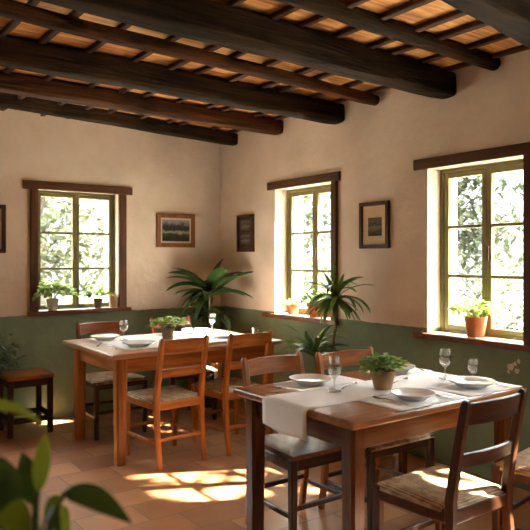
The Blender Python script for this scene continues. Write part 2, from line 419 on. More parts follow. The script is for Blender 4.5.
# ------------------------------------------------------------------ beams
def beam(label, y_end, zbot, h, w, slope, mat, dz=0., xend=XR-.004, seed=0, rnd=.72, x0=XL+.01, group='ceiling beams'):
    """hewn log from the far end (x = xend) back to the other wall"""
    rr = random.Random(seed); n = 42; m = 16
    b = MB(); rings = []
    Ln = xend-x0
    for i in range(n+1):
        s = i/n; xx = xend-s*Ln
        cy = -slope*(s*Ln) + .010*mnoise.noise((xx*1.1, seed, 1)); cz = dz*s*Ln + .008*mnoise.noise((xx*1.3, seed, 5))
        shrink = 1.0 if i else .93
        ring = []
        for j in range(m):
            a = 2*PI*j/m
            ca, sa = math.cos(a), math.sin(a)
            e = rnd
            px = math.copysign(abs(ca)**e, ca)*w/2; pz = math.copysign(abs(sa)**e, sa)*h/2
            f = shrink*(1 + .07*mnoise.noise((xx*2.2+ca*1.7, sa*1.7+seed*3, seed)) + .03*mnoise.noise((xx*9, ca*4, sa*4+seed)))
            ring.append(b.bm.verts.new((xx - xend, cy + px*f, cz + pz*f)))
        rings.append(ring)
    for a, c in zip(rings, rings[1:]):
        for j in range(m): b.bm.faces.new((a[j], a[(j+1) % m], c[(j+1) % m], c[j]))
    b.bm.faces.new(rings[0]); b.bm.faces.new(rings[-1][::-1])
    o = b.build('ceiling_beam', mat, None, True, 32)
    o.location = (xend, y_end, zbot+h/2)
    tag(o, label, 'beam', group)
    return o
beam('dark ceiling beam lying closest to the back wall', 5.43, 2.535, .12, .12, .085, M['beam'], .018, seed=1, rnd=.35)
beam('reddish brown ceiling beam, second from the back wall', 4.70, 2.525, .135, .14, .045, M['beam_brown'], .004, seed=2, rnd=.42)
beam('thick weathered grey ceiling beam, third from the back wall', 3.90, 2.492, .165, .15, .02, M['beam'], .004, seed=3, rnd=.42)
beam('slim round brown ceiling pole between the third beam and the massive hewn beam', 3.49, 2.565, .085, .09, .085, M['beam_brown'], .0, seed=4, rnd=.95)
beam('massive dark hewn beam ending above the start of the big window lintel', 2.82, 2.478, .18, .155, .04, M['beam'], .0, seed=5, rnd=.42)
beam('slim dark round ceiling pole ending above the near window', 2.46, 2.585, .095, .10, .05, M['beam'], .0, seed=6, rnd=.95)
beam('heavy grey beam over the near end of the front table', 1.885, 2.47, .19, .18, .14, M['beam'], .0, seed=7, rnd=.45)

# ------------------------------------------------------------------ windows
def window(name, fm, u0, u1, z0, z1, rec, lint, sill, casings, axis, dirn, lint_h=.07, plain=False):
    """casings: list of (ua, ub); lint/sill: (ua, ub)"""
    root = tag(empty(name, fm((u0+u1)/2, 0, z0)), kind='structure')
    inv = Matrix.Translation(-Vector(root.location))
    wd = M['trim'] if axis == 'X' else M['trimY']
    def fin(b, nm, mat, par=None):
        o = b.build(nm, mat, None); o.data.transform(inv); o.parent = par or root; return o
    def bx(b, ua, ub, wa, wb, za, zb, bev=.004):
        p, q = Vector(fm(ua, wa, za)), Vector(fm(ub, wb, zb))
        lo = [min(a, c) for a, c in zip(p, q)]; hi = [max(a, c) for a, c in zip(p, q)]
        b.box(lo, hi, bev); return b
    fin(bx(MB(), lint[0], lint[1], -.022, .0, z1-.004, z1+lint_h, .006), 'lintel', wd)
    for ca in casings: fin(bx(MB(), ca[0], ca[1], -.028, .0, z0, z1-.004, .004), 'casing', M['trimZ'])
    fin(bx(MB(), sill[0], sill[1], -.038, -.001, z0-.035, z0+.004, .006), 'sill', M['sillwood'] if axis == 'X' else M['sillwood'])
    fin(bx(MB(), u0+.002, u1-.002, -.002, rec+.01, z0-.012, z0+.006, .002), 'sill_top', M['white_sill'])
    fw, s = (.022, .030) if axis == 'X' else (.030, .035)
    b = MB()
    bx(b, u0, u0+fw, rec, rec+.06, z0, z1); bx(b, u1-fw, u1, rec, rec+.06, z0, z1)
    bx(b, u0+fw, u1-fw, rec, rec+.06, z0, z0+fw*.8); bx(b, u0+fw, u1-fw, rec, rec+.06, z1-fw, z1)
    fin(b, 'window_frame', M['olive'])
    um = (u0+u1)/2
    for k, (a, c) in enumerate(((u0+fw+.001, um-.001), (um+.001, u1-fw-.001))):
        za, zb = z0+fw*.8+.001, z1-fw-.001
        b = MB()
        bx(b, a, a+s, rec+.008, rec+.045, za, zb); bx(b, c-s, c, rec+.008, rec+.045, za, zb)
        bx(b, a+s, c-s, rec+.008, rec+.045, za, za+s); bx(b, a+s, c-s, rec+.008, rec+.045, zb-s, zb)
        sash = fin(b, 'sash', M['olive'])
        for q in (1, 2):
            zz = za+s+(zb-za-2*s)*q/3
            fin(bx(MB(), a+s-.002, c-s+.002, rec+.014, rec+.039, zz-.011, zz+.011, .003), 'muntin', M['olive'], sash)
        fin(bx(MB(), a+s-.004, c-s+.004, rec+.026, rec+.029, za+s-.004, zb-s+.004, 0), 'glass_pane', M['pane'], sash)
        if k == 0:
            fin(bx(MB(), c-.026, c-.012, rec-.012, rec+.010, (z0+z1)/2-.07, (z0+z1)/2+.03, .004), 'latch', M['dark'+'Z'], sash)
    # daylight portal just outside the pane
    return root
window('window_1', mapB, *WB[0], .075, (1.592, 2.598), (1.63, 2.58), [(1.655, 1.72), (2.46, 2.535)], 'X', 1)
window('window_2', mapR, *WR[0], .135, (3.88, 4.868), (3.90, 4.923), [(3.915, 3.976)], 'Y', 1)
window('window_3', mapR, *WR[1], .135, (2.10, 3.108), (2.12, 3.10), [(2.182, 2.245)], 'Y', 1)
window('added_window_4', mapR, *WR[2], .135, (.22, 1.38), (.25, 1.35), [(.287, .35)], 'Y', 1)  # out of view; added to let more daylight onto the front table
window('added_window_5', mapB, *WB[1], .075, (-.22, .92), (-.2, .9), [(-.165, -.1), (.80, .865)], 'X', 1)  # unseen window, added to light the right wall and table tops
window('added_window_6', mapB, *WB[2], .075, (-1.42, -.28), (-1.4, -.3), [(-1.365, -1.3), (-.4, -.335)], 'X', 1)  # another unseen window, added for brightness indoors

def portal(fm, u0, u1, z0, z1, rot):
    l = bpy.data.lights.new('window_portal', 'AREA'); l.shape = 'RECTANGLE'
    l.size = u1-u0; l.size_y = z1-z0
    l.cycles.is_portal = True
    o = bpy.data.objects.new('window_portal', l); COL.objects.link(o)
    o.location = fm((u0+u1)/2, T+.02, (z0+z1)/2); o.rotation_euler = rot
for h in WR: portal(mapR, *h, (R(90), 0, R(90)))
for h in WB: portal(mapB, *h, (R(90), 0, R(180)))
for h in WF: portal(mapF, *h, (R(90), 0, 0))
for h in WL: portal(mapL, *h, (R(90), 0, R(-90)))

# ------------------------------------------------------------------ pictures
def picture(label, fm, u0, u1, z0, z1, fw, framemat, printmat, mat=None, mw=0., panels=False):
    cu, cz = (u0+u1)/2, (z0+z1)/2
    root = empty('framed_picture', fm(cu, -.002, z0)); tag(root, label, 'picture', 'framed pictures on the walls')
    inv = Matrix.Translation(-Vector(root.location))
    def bx(b, ua, ub, wa, wb, za, zb, bev=.003):
        p, q = Vector(fm(ua, wa, za)), Vector(fm(ub, wb, zb))
        b.box([min(a, c) for a, c in zip(p, q)], [max(a, c) for a, c in zip(p, q)], bev); return b
    def fin(b, nm, mt):
        o = b.build(nm, mt); o.data.transform(inv); o.parent = root; return o
    b = MB()
    bx(b, u0, u0+fw, -.026, -.002, z0, z1); bx(b, u1-fw, u1, -.026, -.002, z0, z1)
    bx(b, u0+fw, u1-fw, -.026, -.002, z0, z0+fw); bx(b, u0+fw, u1-fw, -.026, -.002, z1-fw, z1)
    fin(b, 'picture_frame', framemat)
    if mat: fin(bx(MB(), u0+fw-.002, u1-fw+.002, -.012, -.003, z0+fw-.002, z1-fw+.002, 0), 'mount', mat)
    if isinstance(mw, tuple): ml, mr_, mb, mt_ = mw
    else: ml = mr_ = mb = mt_ = mw
    if panels:
        fin(bx(MB(), u0+fw-.002, u1-fw+.002, -.012, -.003, z0+fw-.002, z1-fw+.002, 0), 'mount', M['darkZ'])
        for a, c in ((.08, .46), (.54, .92)):
            fin(bx(MB(), u0+fw+.035, u1-fw-.03, -.0145, -.0122, z0+fw+(z1-z0-2*fw)*a, z0+fw+(z1-z0-2*fw)*c, 0), 'print', printmat)
        return
    fin(bx(MB(), u0+fw+ml, u1-fw-mr_, -.0145, -.0122, z0+fw+mb, z1-fw-mt_, 0), 'print', printmat)
picture('brown framed landscape print on the back wall above the leafy corner plant', mapB, 2.85, 3.272, 1.515, 1.845, .042, M['gold'], M['print_land'], M['mat_light'], .018)
picture('dark framed picture on the back wall cut by the edge of the photo', mapB, 1.04, 1.452, 1.45, 1.855, .035, M['brownZ'], M['print_dark'], M['mat_light'], .03)
picture('small dark picture near the corner with two murky panels', mapR, 5.09, 5.37, 1.47, 1.83, .03, M['darkZ'], M['print_dark'], None, .0, True)
picture('upright brown framed picture with a wide cream mount between the windows', mapR, 3.345, 3.65, 1.48, 1.835, .03, M['brownZ'], M['print_hill'], M['mat'], (.045, .06, .065, .09))

# ------------------------------------------------------------------ tables
def table(label, x0, x1, y0, y1, h, key, li=(.07, .07, .07, .07), legw=.08):
    root = tag(empty('dining_table', ((x0+x1)/2, (y0+y1)/2, 0)), label, 'table')
    cx, cy = (x0+x1)/2, (y0+y1)/2
    a, c = x0-cx, x1-cx; d, e = y0-cy, y1-cy
    th = .034
    MB().box((a, d, h-th), (c, e, h), .008, 3).build('tabletop', M['tabletop' if key == 'table' else 'honeytop'], root, True)
    xa, xb, ya, yb = a+li[0], c-li[1], d+li[2], e-li[3]
    t2 = legw/2; ah = .105
    for px in (xa, xb):
        for py in (ya, yb):
            MB().sweep([(px, py, 0), (px, py, h-th-ah-.02), (px, py, h-th)], [legw*.86, legw, legw], [legw*.86, legw, legw], (1, 0, 0)).build('leg', M[key+'Z'], root)
    for py in (ya, yb): MB().box((xa+t2, py-.014, h-th-ah), (xb-t2, py+.014, h-th), .003).build('apron', M[key+'X'], root)
    for px in (xa, xb): MB().box((px-.014, ya+t2, h-th-ah), (px+.014, yb-t2, h-th), .003).build('apron', M[key+'Y'], root)
    return root
table('honey brown wooden dining table by the corner under the back-wall window', 1.722, 3.14, 4.075, 5.08, .76, 'honey', (.085, .085, .075, .16))
table('reddish brown wooden dining table nearest the camera beneath the big window', 1.772, 2.972, 1.848, 2.70, .76, 'table', (.08, .08, .08, .08))

# ------------------------------------------------------------------ chairs
def chair(label, cx, cy, face, w=.37, d=.40, key='honey', seat='rush', group='ladder back chairs at the tables', h=.87, key2=None):
    """face: direction (deg) the sitter looks at, 90 = +Y"""
    root = tag(empty('dining_chair', (cx, cy, 0), R(face-90)), label, 'chair', group)
    kb = key2 or key
    wb = w/2-.018; wf = w/2+.002; yb = -d/2+.01; yf = d/2-.02; sh = .44
    lean = .065
    for s in (-1, 1):
        pts = [(s*wb, yb-.045, 0), (s*wb, yb-.018, .16), (s*wb, yb, .36), (s*wb, yb, .48), (s*wb, yb-.03, .66), (s*wb, yb-lean, h-.03), (s*wb, yb-lean-.006, h-.008), (s*wb, yb-lean-.008, h+.004)]
        MB().sweep(pts, [.030, .034, .036, .036, .034, .032, .030, .016], [.032, .036, .040, .040, .036, .034, .030, .016], (1, 0, 0)).build('rear_post', M[kb+'Z'], root, True, 35)
        MB().sweep([(s*wf, yf, 0), (s*wf, yf, .2), (s*wf, yf, sh+.004)], [.030, .037, .040], [.030, .037, .040], (1, 0, 0)).build('front_leg', M[key+'Z'], root)
    def arc(z0, z1, off, dep, th, arch=0.):
        b = MB(); n = 10; rows = []
        for i in range(n+1):
            t = i/n; xx = -wb+.010+(2*wb-.02)*t; bow = dep*(1-(2*t-1)**2); ar = arch*(1-(2*t-1)**2)
            y = off-bow
            k = .4*th
            rows.append([b.bm.verts.new(v) for v in ((xx, y-th/2, z0+k*.5), (xx, y+th/2, z0+k*.5), (xx, y+th/2-.012*(z1-z0)/.08, z1+ar-.003), (xx, y+th/2-.015*(z1-z0)/.08-.002, z1+ar), (xx, y-th/2-.012*(z1-z0)/.08+.002, z1+ar), (xx, y-th/2-.012*(z1-z0)/.08, z1+ar-.003))])
        m = 6
        for a, c in zip(rows, rows[1:]):
            for j in range(m): b.bm.faces.new((a[j], a[(j+1) % m], c[(j+1) % m], c[j]))
        b.bm.faces.new(rows[0]); b.bm.faces.new(rows[-1][::-1])
        return b
    arc(h-.098, h-.012, yb-.050, .026, .020, .006).build('top_rail', M[kb+'X'], root, True, 35)
    arc(.605, .660, yb-.022, .022, .017, .003).build('back_slat', M[kb+'X'], root, True, 35)
    b = MB(); z0, z1 = sh-.055, sh
    b.box((-wf+.018, yf-.011, z0), (wf-.018, yf+.011, z1), .004); b.box((-wb+.016, yb-.010, z0), (wb-.016, yb+.010, z1), .004)
    for s in (-1, 1): b.sweep([(s*wb, yb+.017, (z0+z1)/2), (s*wf, yf-.018, (z0+z1)/2)], .022, .055, (1, 0, 0))
    b.build('seat_frame', M[key+'X'], root)
    # seat
    b = MB(); n = 18; rows = []; top = []
    for i in range(n+1):
        v = -1+2*i/n; row = []
        for j in range(n+1):
            u = -1+2*j/n
            hw = (wb+(wf-wb)*(v+1)/2) + (.012 if v > -.82 else -.022)
            xx = u*hw; yy = yb-.004 + (yf+.018-yb+.004)*(v+1)/2
            if seat == 'rush':
                e = min(1-abs(u), 1-abs(v)); dz = .020*min(1, e*5)**.5 - .012*(1-max(abs(u), abs(v)))
                dz += .0018*math.sin(max(abs(u), abs(v))*60)
            else:
                e = min(1-abs(u), 1-abs(v)); dz = .024 - .006*math.exp(-(u*u+v*v)*2) - (.004 if e < .02 else 0)
            row.append(b.bm.verts.new((xx, yy, sh+.003+dz)))
        rows.append(row)
    for i in range(n):
        for j in range(n): b.bm.faces.new((rows[i][j], rows[i][j+1], rows[i+1][j+1], rows[i+1][j]))
    edge = [rows[0][j] for j in range(n+1)] + [rows[i][n] for i in range(1, n+1)] + [rows[n][j] for j in range(n-1, -1, -1)] + [rows[i][0] for i in range(n-1, 0, -1)]
    lowz = sh+.001 if seat == 'wood' else sh-.012
    outw = 0 if seat == 'wood' else .004
    low = [b.bm.verts.new((v.co.x*(1+outw*3), v.co.y+ (outw if v.co.y > 0 else 0), lowz)) for v in edge]
    k = len(edge)
    for q in range(k): b.bm.faces.new((edge[q], edge[(q+1) % k], low[(q+1) % k], low[q]))
    b.bm.faces.new(low)
    o = b.build('seat', M['rush'] if seat == 'rush' else M['plank'], root, True, 50)
    # stretchers
    for zz, (p, q) in ((.205, ((-wf, yf), (wf, yf))), (.19, ((-wb, yb-.012), (wb, yb-.012))), (.165, ((-wb, yb-.016), (-wf, yf))), (.165, ((wb, yb-.016), (wf, yf)))):
        P, Q = Vector((p[0], p[1], zz)), Vector((q[0], q[1], zz)); t = (Q-P).normalized()*.012
        MB().sweep([P+t, (P+Q)/2, Q-t], .017, [.022, .026, .022], (0, 0, 1) if False else ((t.cross(Vector((0, 0, 1)))).normalized())).build('stretcher', M[key+'X'], root)
    return root
chair('honey wood chair with rush seat, back to the camera, beside the corner table leg', 2.135, 4.135, 92, .385, .43)
chair('honey wood rush chair at the corner table, second along its near side', 2.685, 4.135, 91, .385, .43)
chair('reddish chair behind the corner table, under the back-wall window', 2.105, 5.01, 270, .40, .42, 'dark', key2='red')
chair('brown chair behind the corner table, mostly hidden by the flowering pot', 2.785, 5.03, 268, .40, .42, 'dark', key2='red')
chair('honey backed chair with dark plank seat at the runner end of the front table', 2.135, 2.60, 270, .41, .40, 'dark', 'wood', key2='honey')
chair('honey backed rush chair behind the front table, in front of the tall cane plant', 2.60, 2.52, 269, .44, .40, 'dark', key2='honey')
chair('dark brown rush chair nearest the camera at the front table', 2.21, 1.765, 90, .40, .39, 'brown')
chair('brown rush chair half out of view beside the nearest dark chair', 2.87, 1.655, 98, .40, .39, 'brown')

# ------------------------------------------------------------------ stool
st = tag(empty('stool', (1.535, 5.42, 0)), 'low dark stool with worn wooden seat against the green back wall', 'stool')
MB().box((-.185, -.18, .445), (.185, .18, .475), .012, 3).build('seat', M['honeyX'], st, True)
for sx in (-1, 1):
    for sy in (-1, 1):
        MB().sweep([(sx*.155, sy*.15, 0), (sx*.155, sy*.15, .445)], .042, .042, (1, 0, 0)).build('leg', M['darkZ'], st)
for sy in (-1, 1):
    MB().box((-.134, sy*.15-.011, .385), (.134, sy*.15+.011, .445), .003).build('apron', M['darkX'], st)
    MB().box((-.134, sy*.15-.011, .10), (.134, sy*.15+.011, .145), .003).build('stretcher', M['darkX'], st)
for sx in (-1, 1):
    MB().box((sx*.155-.011, -.129, .385), (sx*.155+.011, .129, .445), .003).build('apron', M['darkY'], st)
    MB().box((sx*.155-.011, -.129, .12), (sx*.155+.011, .129, .165), .003).build('stretcher', M['darkY'], st)

# ------------------------------------------------------------------ cloths
def cloth(name, label, cat, x0, x1, y0, y1, z, mat, hang0=0., amp=.0015, seed=0, rz=0., group=None, th=.0025, edge=0.):
    """rectangular cloth lying at height z; hang0 lets the x0 end drop over the table edge"""
    cx, cy = (x0+x1)/2, (y0+y1)/2
    nx = max(8, int((x1-x0)/.03)); ny = max(6, int((y1-y0)/.03)); nh = 8 if hang0 else 0
    b = MB(); rows = []
    def pt(i, j):
        v = (y1-y0)*j/ny
        nz = lambda a, c: amp*(mnoise.noise((a*6, c*6, seed))+.6*mnoise.noise((a*19, c*15, seed+3))+.6)
        if i >= 0:
            u = (x1-x0)*i/nx
            ex = edge*mnoise.noise((v*9, seed, 2)) if i == nx else 0; ey = edge*mnoise.noise((u*9, seed, 7)) if j in (0, ny) else 0
            return Vector((x0+u-cx+ex, y0+v-cy+ey, max(0, nz(u, v))))
        s = -i/nh; r = .012
        L_ = s*(hang0+r)*(1 + (.10 if j > ny*.75 else 0)*-1*(j/ny-.75)*4)
        wav = .006*math.sin(v*26+1)*s
        if L_ < r*1.57:
            a = L_/r; return Vector((x0-cx-r*math.sin(a)-.001, y0+v-cy, -r+r*math.cos(a)))
        return Vector((x0-cx-r-.001+wav-.004*s, y0+v-cy+.006*s*math.sin(v*15), -r-(L_-r*1.57)))
    for i in range(-nh, nx+1): rows.append([b.bm.verts.new(pt(i, j)) for j in range(ny+1)])
    for a, c in zip(rows, rows[1:]):
        for j in range(ny): b.bm.faces.new((a[j], a[j+1], c[j+1], c[j]))
    o = b.build(name, mat, None, True, 180)
    o.location = (cx, cy, z); o.rotation_euler = (0, 0, rz)
    md = o.modifiers.new('thickness', 'SOLIDIFY'); md.thickness = th; md.offset = 1
    # keep the cloth's thickness above the table
    up = o.data.polygons[len(o.data.polygons)//2].normal.z
    if up < 0: md.offset = -1
    return tag(o, label, cat, group)
TT = .7605
cloth('table_runner', 'long white linen runner hanging over the near end of the front table', 'table runner', 1.772, 2.93, 2.115, 2.43, TT, M['linen'], .125, seed=1)
cloth('placemat', 'white placemat under the plate by the camera side of the front table', 'placemat', 2.06, 2.52, 1.865, 2.113, TT, M['linen'], seed=2, group='white placemats on the front table')
cloth('placemat', 'white placemat at the far end of the front table under the plate with two glasses', 'placemat', 2.53, 2.955, 1.865, 2.113, TT, M['linen'], seed=3, group='white placemats on the front table')
cloth('placemat', 'white placemat by the window side behind the potted herb', 'placemat', 2.60, 2.955, 2.432, 2.67, TT, M['linen'], seed=4, group='white placemats on the front table')
cloth('placemat', 'white placemat beside the runner under the plate near the front table corner', 'placemat', 1.99, 2.42, 2.432, 2.66, TT, M['linen'], seed=5, group='white placemats on the front table')
cloth('tablecloth', 'white cloth covering the middle of the corner table', 'tablecloth', 1.90, 3.06, 4.22, 5.0, TT, M['linen'], amp=.003, seed=6, edge=.02)

# ------------------------------------------------------------------ tableware
ZT = .7655
def plate(label, x, y, r=.105, z=ZT+.0012):
    b = MB()
    k = r/.105
    b.lathe([(0, .004), (.055*k, .004), (.058*k, 0), (.062*k, 0), (.070*k, .006), (.100*k, .016), (.105*k, .0185), (.1045*k, .0205), (.098*k, .0195), (.070*k, .0105), (.062*k, .008), (0, .0075)], 40)
    for v in b.bm.verts: v.co.z *= 1.5
    o = b.build('dinner_plate', M['china'], None, True, 60); o.location = (x, y, z)
    return tag(o, label, 'plate', 'white dinner plates')
plate('round white plate on the front table nearest the hanging runner end', 2.135, 2.535, .108)
plate('round white plate on the camera side of the front table beside the herb pot', 2.275, 1.985, .10)
plate('round white plate at the far end of the front table beside two glasses', 2.735, 2.005, .115)
plate('round white plate by the window side partly hidden by the potted herb', 2.775, 2.53, .10)
plate('round white plate at the wine glass on the corner table', 1.995, 4.87, .115)
plate('round white plate on the camera side of the corner table by its near leg', 2.045, 4.37, .12)
plate('round white plate on the corner table near the leafy corner plant', 2.80, 4.84, .13)

def cutlery(kind, label, x, y, ang, z=ZT+.002):
    b = MB()
    if kind == 'knife':
        b.box((-.095, -.007, 0), (-.005, .007, .005), .002)
        v = [b.bm.verts.new(p) for p in ((-.006, -.006, .001), (.085, -.008, .001), (.10, .002, .001), (.09, .007, .001), (-.006, .006, .001), (-.006, -.006, .003), (.085, -.008, .003), (.10, .002, .003), (.09, .007, .003), (-.006, .006, .003))]
        b.bm.faces.new(v[:5]); b.bm.faces.new(v[5:][::-1])
        for i in range(5): b.bm.faces.new((v[i], v[(i+1) % 5], v[5+(i+1) % 5], v[5+i]))
    elif kind == 'fork':
        b.sweep([(-.095, 0, .002), (-.03, 0, .006), (.03, 0, .009)], [.014, .008, .006], .003, (0, 1, 0))
        b.sweep([(.028, 0, .009), (.045, 0, .007), (.058, 0, .005)], [.006, .020, .023], .0025, (0, 1, 0))
        for q in (-.0095, -.0032, .0032, .0095): b.sweep([(.056, q, .005), (.08, q, .004), (.098, q, .009)], .0035, .0022, (0, 1, 0))
    else:
        b.sweep([(-.085, 0, .002), (-.02, 0, .006), (.03, 0, .009)], [.012, .007, .005], .003, (0, 1, 0))
        b.sweep([(.028, 0, .009), (.042, 0, .006), (.058, 0, .003), (.074, 0, .006), (.08, 0, .009)], [.005, .022, .028, .02, .006], .003, (0, 1, 0))
    o = b.build(kind, M['steel'], None, True, 40); o.location = (x, y, z); o.rotation_euler = (0, 0, R(ang))
    return tag(o, label, kind, 'cutlery on the tables')
cutlery('knife', 'steel knife lying on bare wood near the front table corner', 1.955, 2.50, 100)
cutlery('fork', 'steel fork between the corner plate and the hanging runner end', 2.03, 2.385, -10)
cutlery('spoon', 'small steel spoon beside the tall wine glass near the runner end', 2.24, 2.36, 20)
cutlery('fork', 'steel fork on the camera side placemat, herb pot side of its plate', 2.145, 1.995, 95)
cutlery('knife', 'steel knife between the two plates on the camera side placemats', 2.415, 1.975, 92)
cutlery('knife', 'steel knife on the far side of the plate with two glasses', 2.885, 1.975, 84)
cutlery('fork', 'steel fork beside the window side plate behind the herb', 2.915, 2.53, 75)
cutlery('spoon', 'steel spoon lying behind the herb pot on the runner', 2.54, 2.30, 15)
cutlery('knife', 'steel knife lying on the end of the corner table beside a plate', 1.845, 4.62, 60, .762)
cutlery('fork', 'steel fork lying beside the camera side plate on the corner table', 1.86, 4.40, 85, .762)

def wineglass(label, x, y, h=.16, rb=.032, stem=.065, z=ZT):
    b = MB(); t = .0018
    zb = stem
    prof = [(0, 0), (rb, .0), (rb, .002), (.008, .006), (.0042, .014), (.0042, zb-.008), (.009, zb), (rb*.80, zb+.016), (rb*1.02, zb+(h-zb)*.42), (rb*.98, zb+(h-zb)*.7), (rb*.80, h), (rb*.80-t, h), (rb*.98-t, zb+(h-zb)*.7), (rb*1.02-t, zb+(h-zb)*.42), (rb*.78-t, zb+.019), (0, zb+.005)]
    b.lathe(prof, 28)
    o = b.build('wine_glass', M['glass'], None, True, 60); o.location = (x, y, z+.002)
    return tag(o, label, 'glass', 'wine glasses on the tables')
wineglass('tall wine glass beside the plate near the runner end of the front table', 2.10, 2.315, .165, .033)
wineglass('tall wine glass at the window side of the front table', 2.79, 2.21, .158, .034)
wineglass('short stemmed glass behind the plate at the far end of the front table', 2.90, 2.115, .105, .030, .028)
wineglass('clear wine glass on the corner table below the back-wall window', 2.09, 4.735, .155, .034)
wineglass('clear wine glass on the corner table in front of the corner plant', 2.985, 4.88, .15, .034)
b = MB(); b.lathe([(0, 0), (.024, 0), (.033, .075), (.0315, .075), (.023, .005), (0, .004)], 24)
o = b.build('tumbler', M['glass'], None, True, 60); o.location = (3.045, 4.30, ZT+.003); tag(o, 'small clear tumbler at the end of the corner table by the small window', 'glass')
cp = tag(empty('cup', (3.10, 4.235, .7612)), 'little white cup beside the tumbler on the corner table end', 'cup')
MB().lathe([(0, 0), (.018, 0), (.026, .02), (.028, .048), (.026, .048), (.024, .02), (.016, .004), (0, .004)], 24).build('cup_body', M['china'], cp, True, 60)
MB().tube([(.026, 0, .038), (.040, 0, .036), (.042, 0, .022), (.027, 0, .014)], .0035).build('handle', M['china'], cp, True)
def napkin(label, x, y, w, d, rz, z=ZT+.001):
    root = MB(); 
    for k in range(3): root.box((-w/2+.004*k, -d/2, .0055*k), (w/2-.006*k, d/2-.01*k, .005+.0055*k), .002)
    o = root.build('folded_napkin', M['napkin'], None, True, 40); o.location = (x, y, z); o.rotation_euler = (0, 0, R(rz))
    return tag(o, label, 'napkin', 'folded napkins on the corner table')
napkin('folded white napkin at the window end of the corner table cloth', 2.55, 4.86, .20, .12, 8, ZT+.0015)
napkin('folded white napkin by the tumbler end of the corner table', 2.86, 4.42, .22, .12, -12, ZT+.0015)

# ------------------------------------------------------------------ plants
def pot_lathe(b, r, h, rim=True):
    rb = r*.70
    if rim:
        b.lathe([(0, 0), (rb, 0), (rb*1.02, .004), (r*.93, h*.76), (r*1.0, h*.77), (r*1.02, h), (r*.92, h), (r*.88, h*.85), (0, h*.85)], 28)
    else:
        b.lathe([(0, 0), (rb, 0), (rb*1.03, .004), (r, h), (r*.93, h), (r*.89, h*.86), (0, h*.86)], 28)
def herb(label, name, x, y, z, r, h, potmat, leaf, n, spread, fh, lsize, seed, rim=True, flowers=0, shape='oval', droop=.9, cat='potted plant', group=None):
    root = tag(empty(name, (x, y, z)), label, cat, group)
    b = MB(); pot_lathe(b, r, h, rim); b.build('pot', potmat, root, True, 40)
    MB().lathe([(0, h*.88), (r*.84, h*.87), (r*.84, h*.80), (0, h*.80)], 20).build('soil', M['soil'], root)
    rr = random.Random(seed); b = MB(); sb = MB(); fb = MB()
    for i in range(n):
        az = rr.uniform(0, 2*PI); q = math.sqrt(rr.random()); 
        px, py = spread*q*math.cos(az), spread*q*math.sin(az)
        pz = h + fh*(1-.65*q*q)*rr.uniform(.25, 1.0) 
        base = Vector((px, py, pz))
        if i % 4 == 0:
            sb.tube([(px*.12, py*.12, h*.84), (px*.55, py*.55, h+(pz-h)*.6), base], [.0022, .0018, .001], 5)
        b.blade(base, az+rr.uniform(-1.1, 1.1), rr.uniform(-.1, .9), lsize*rr.uniform(.7, 1.25), lsize*rr.uniform(.42, .62) if shape == 'oval' else lsize*.22, droop*rr.uniform(.5, 1.4), 4, .3, 0, 'oval' if shape == 'oval' else 'lance')
        if flowers and i % flowers == 0:
            for k in range(5):
                fb.blade(base+Vector((0, 0, .012)), az+k*2*PI/5, .5, lsize*.45, lsize*.32, .4, 3, .1, 0, 'oval')
    fo = b.build('foliage', leaf, root, True, 180); sb.build('stems', M['green_stem'], root)
    if y > 5.5: clamp(fo, lambda a, c, e: (min(max(a, 1.735), 2.37 if a > 2.1 else 3) if c > 5.66 else a, min(c, 5.765), e if c < 5.61 else max(e, .965)))
    if x > 3.5: clamp(fo, lambda a, c, e: (min(a, 3.712), c, max(e, z+.015)))
    if flowers: fb.build('blossom', M['pale'], root, True, 180)
    return root
herb('potted leafy herb in a buff clay pot on the front table runner', 'potted_herb', 2.335, 2.225, ZT+.003, .062, .088, M['terra_brown'], M['herb'], 130, .088, .075, .055, 11)
herb('small flowering plant in a brown clay pot on the corner table', 'potted_flower', 2.385, 4.565, ZT+.005, .055, .10, M['brown_pot'], M['herb'], 110, .125, .07, .058, 12, False, 3)
herb('bushy green plant in a stone pot on the back-wall sill', 'potted_plant', 1.85, 5.700, .953, .056, .10, M['stone_pot'], M['herb'], 130, .16, .15, .095, 13, False)
herb('smaller green plant in a clay pot on the back-wall sill', 'potted_plant', 2.265, 5.700, .953, .045, .085, M['brown_pot'], M['herb'], 50, .085, .13, .085, 14, False)
jr = tag(empty('jar', (2.417, 5.72, .953)), 'narrow dark jar standing at the end of the back-wall sill', 'jar')
MB().lathe([(0, 0), (.030, 0), (.034, .02), (.034, .10), (.026, .118), (.028, .128), (.024, .128), (.022, .118), (0, .112)], 24).build('jar_body', M['terra_brown'], jr, True)
herb('terracotta bowl with a low plant on the small window sill', 'potted_plant', 3.655, 4.585, .903, .062, .085, M['terracotta'], M['herb'], 26, .075, .035, .05, 15)
herb('wide terracotta pot with arching leaves on the small window sill', 'potted_plant', 3.645, 4.25, .903, .085, .125, M['terracotta'], M['herb_dark'], 60, .12, .10, .12, 16, True, 0, 'lance')
herb('terracotta pot of bright lime plant on the big window sill', 'potted_plant', 3.645, 2.64, .888, .075, .135, M['terracotta'], M['lime'], 120, .145, .115, .058, 17, False, 7)

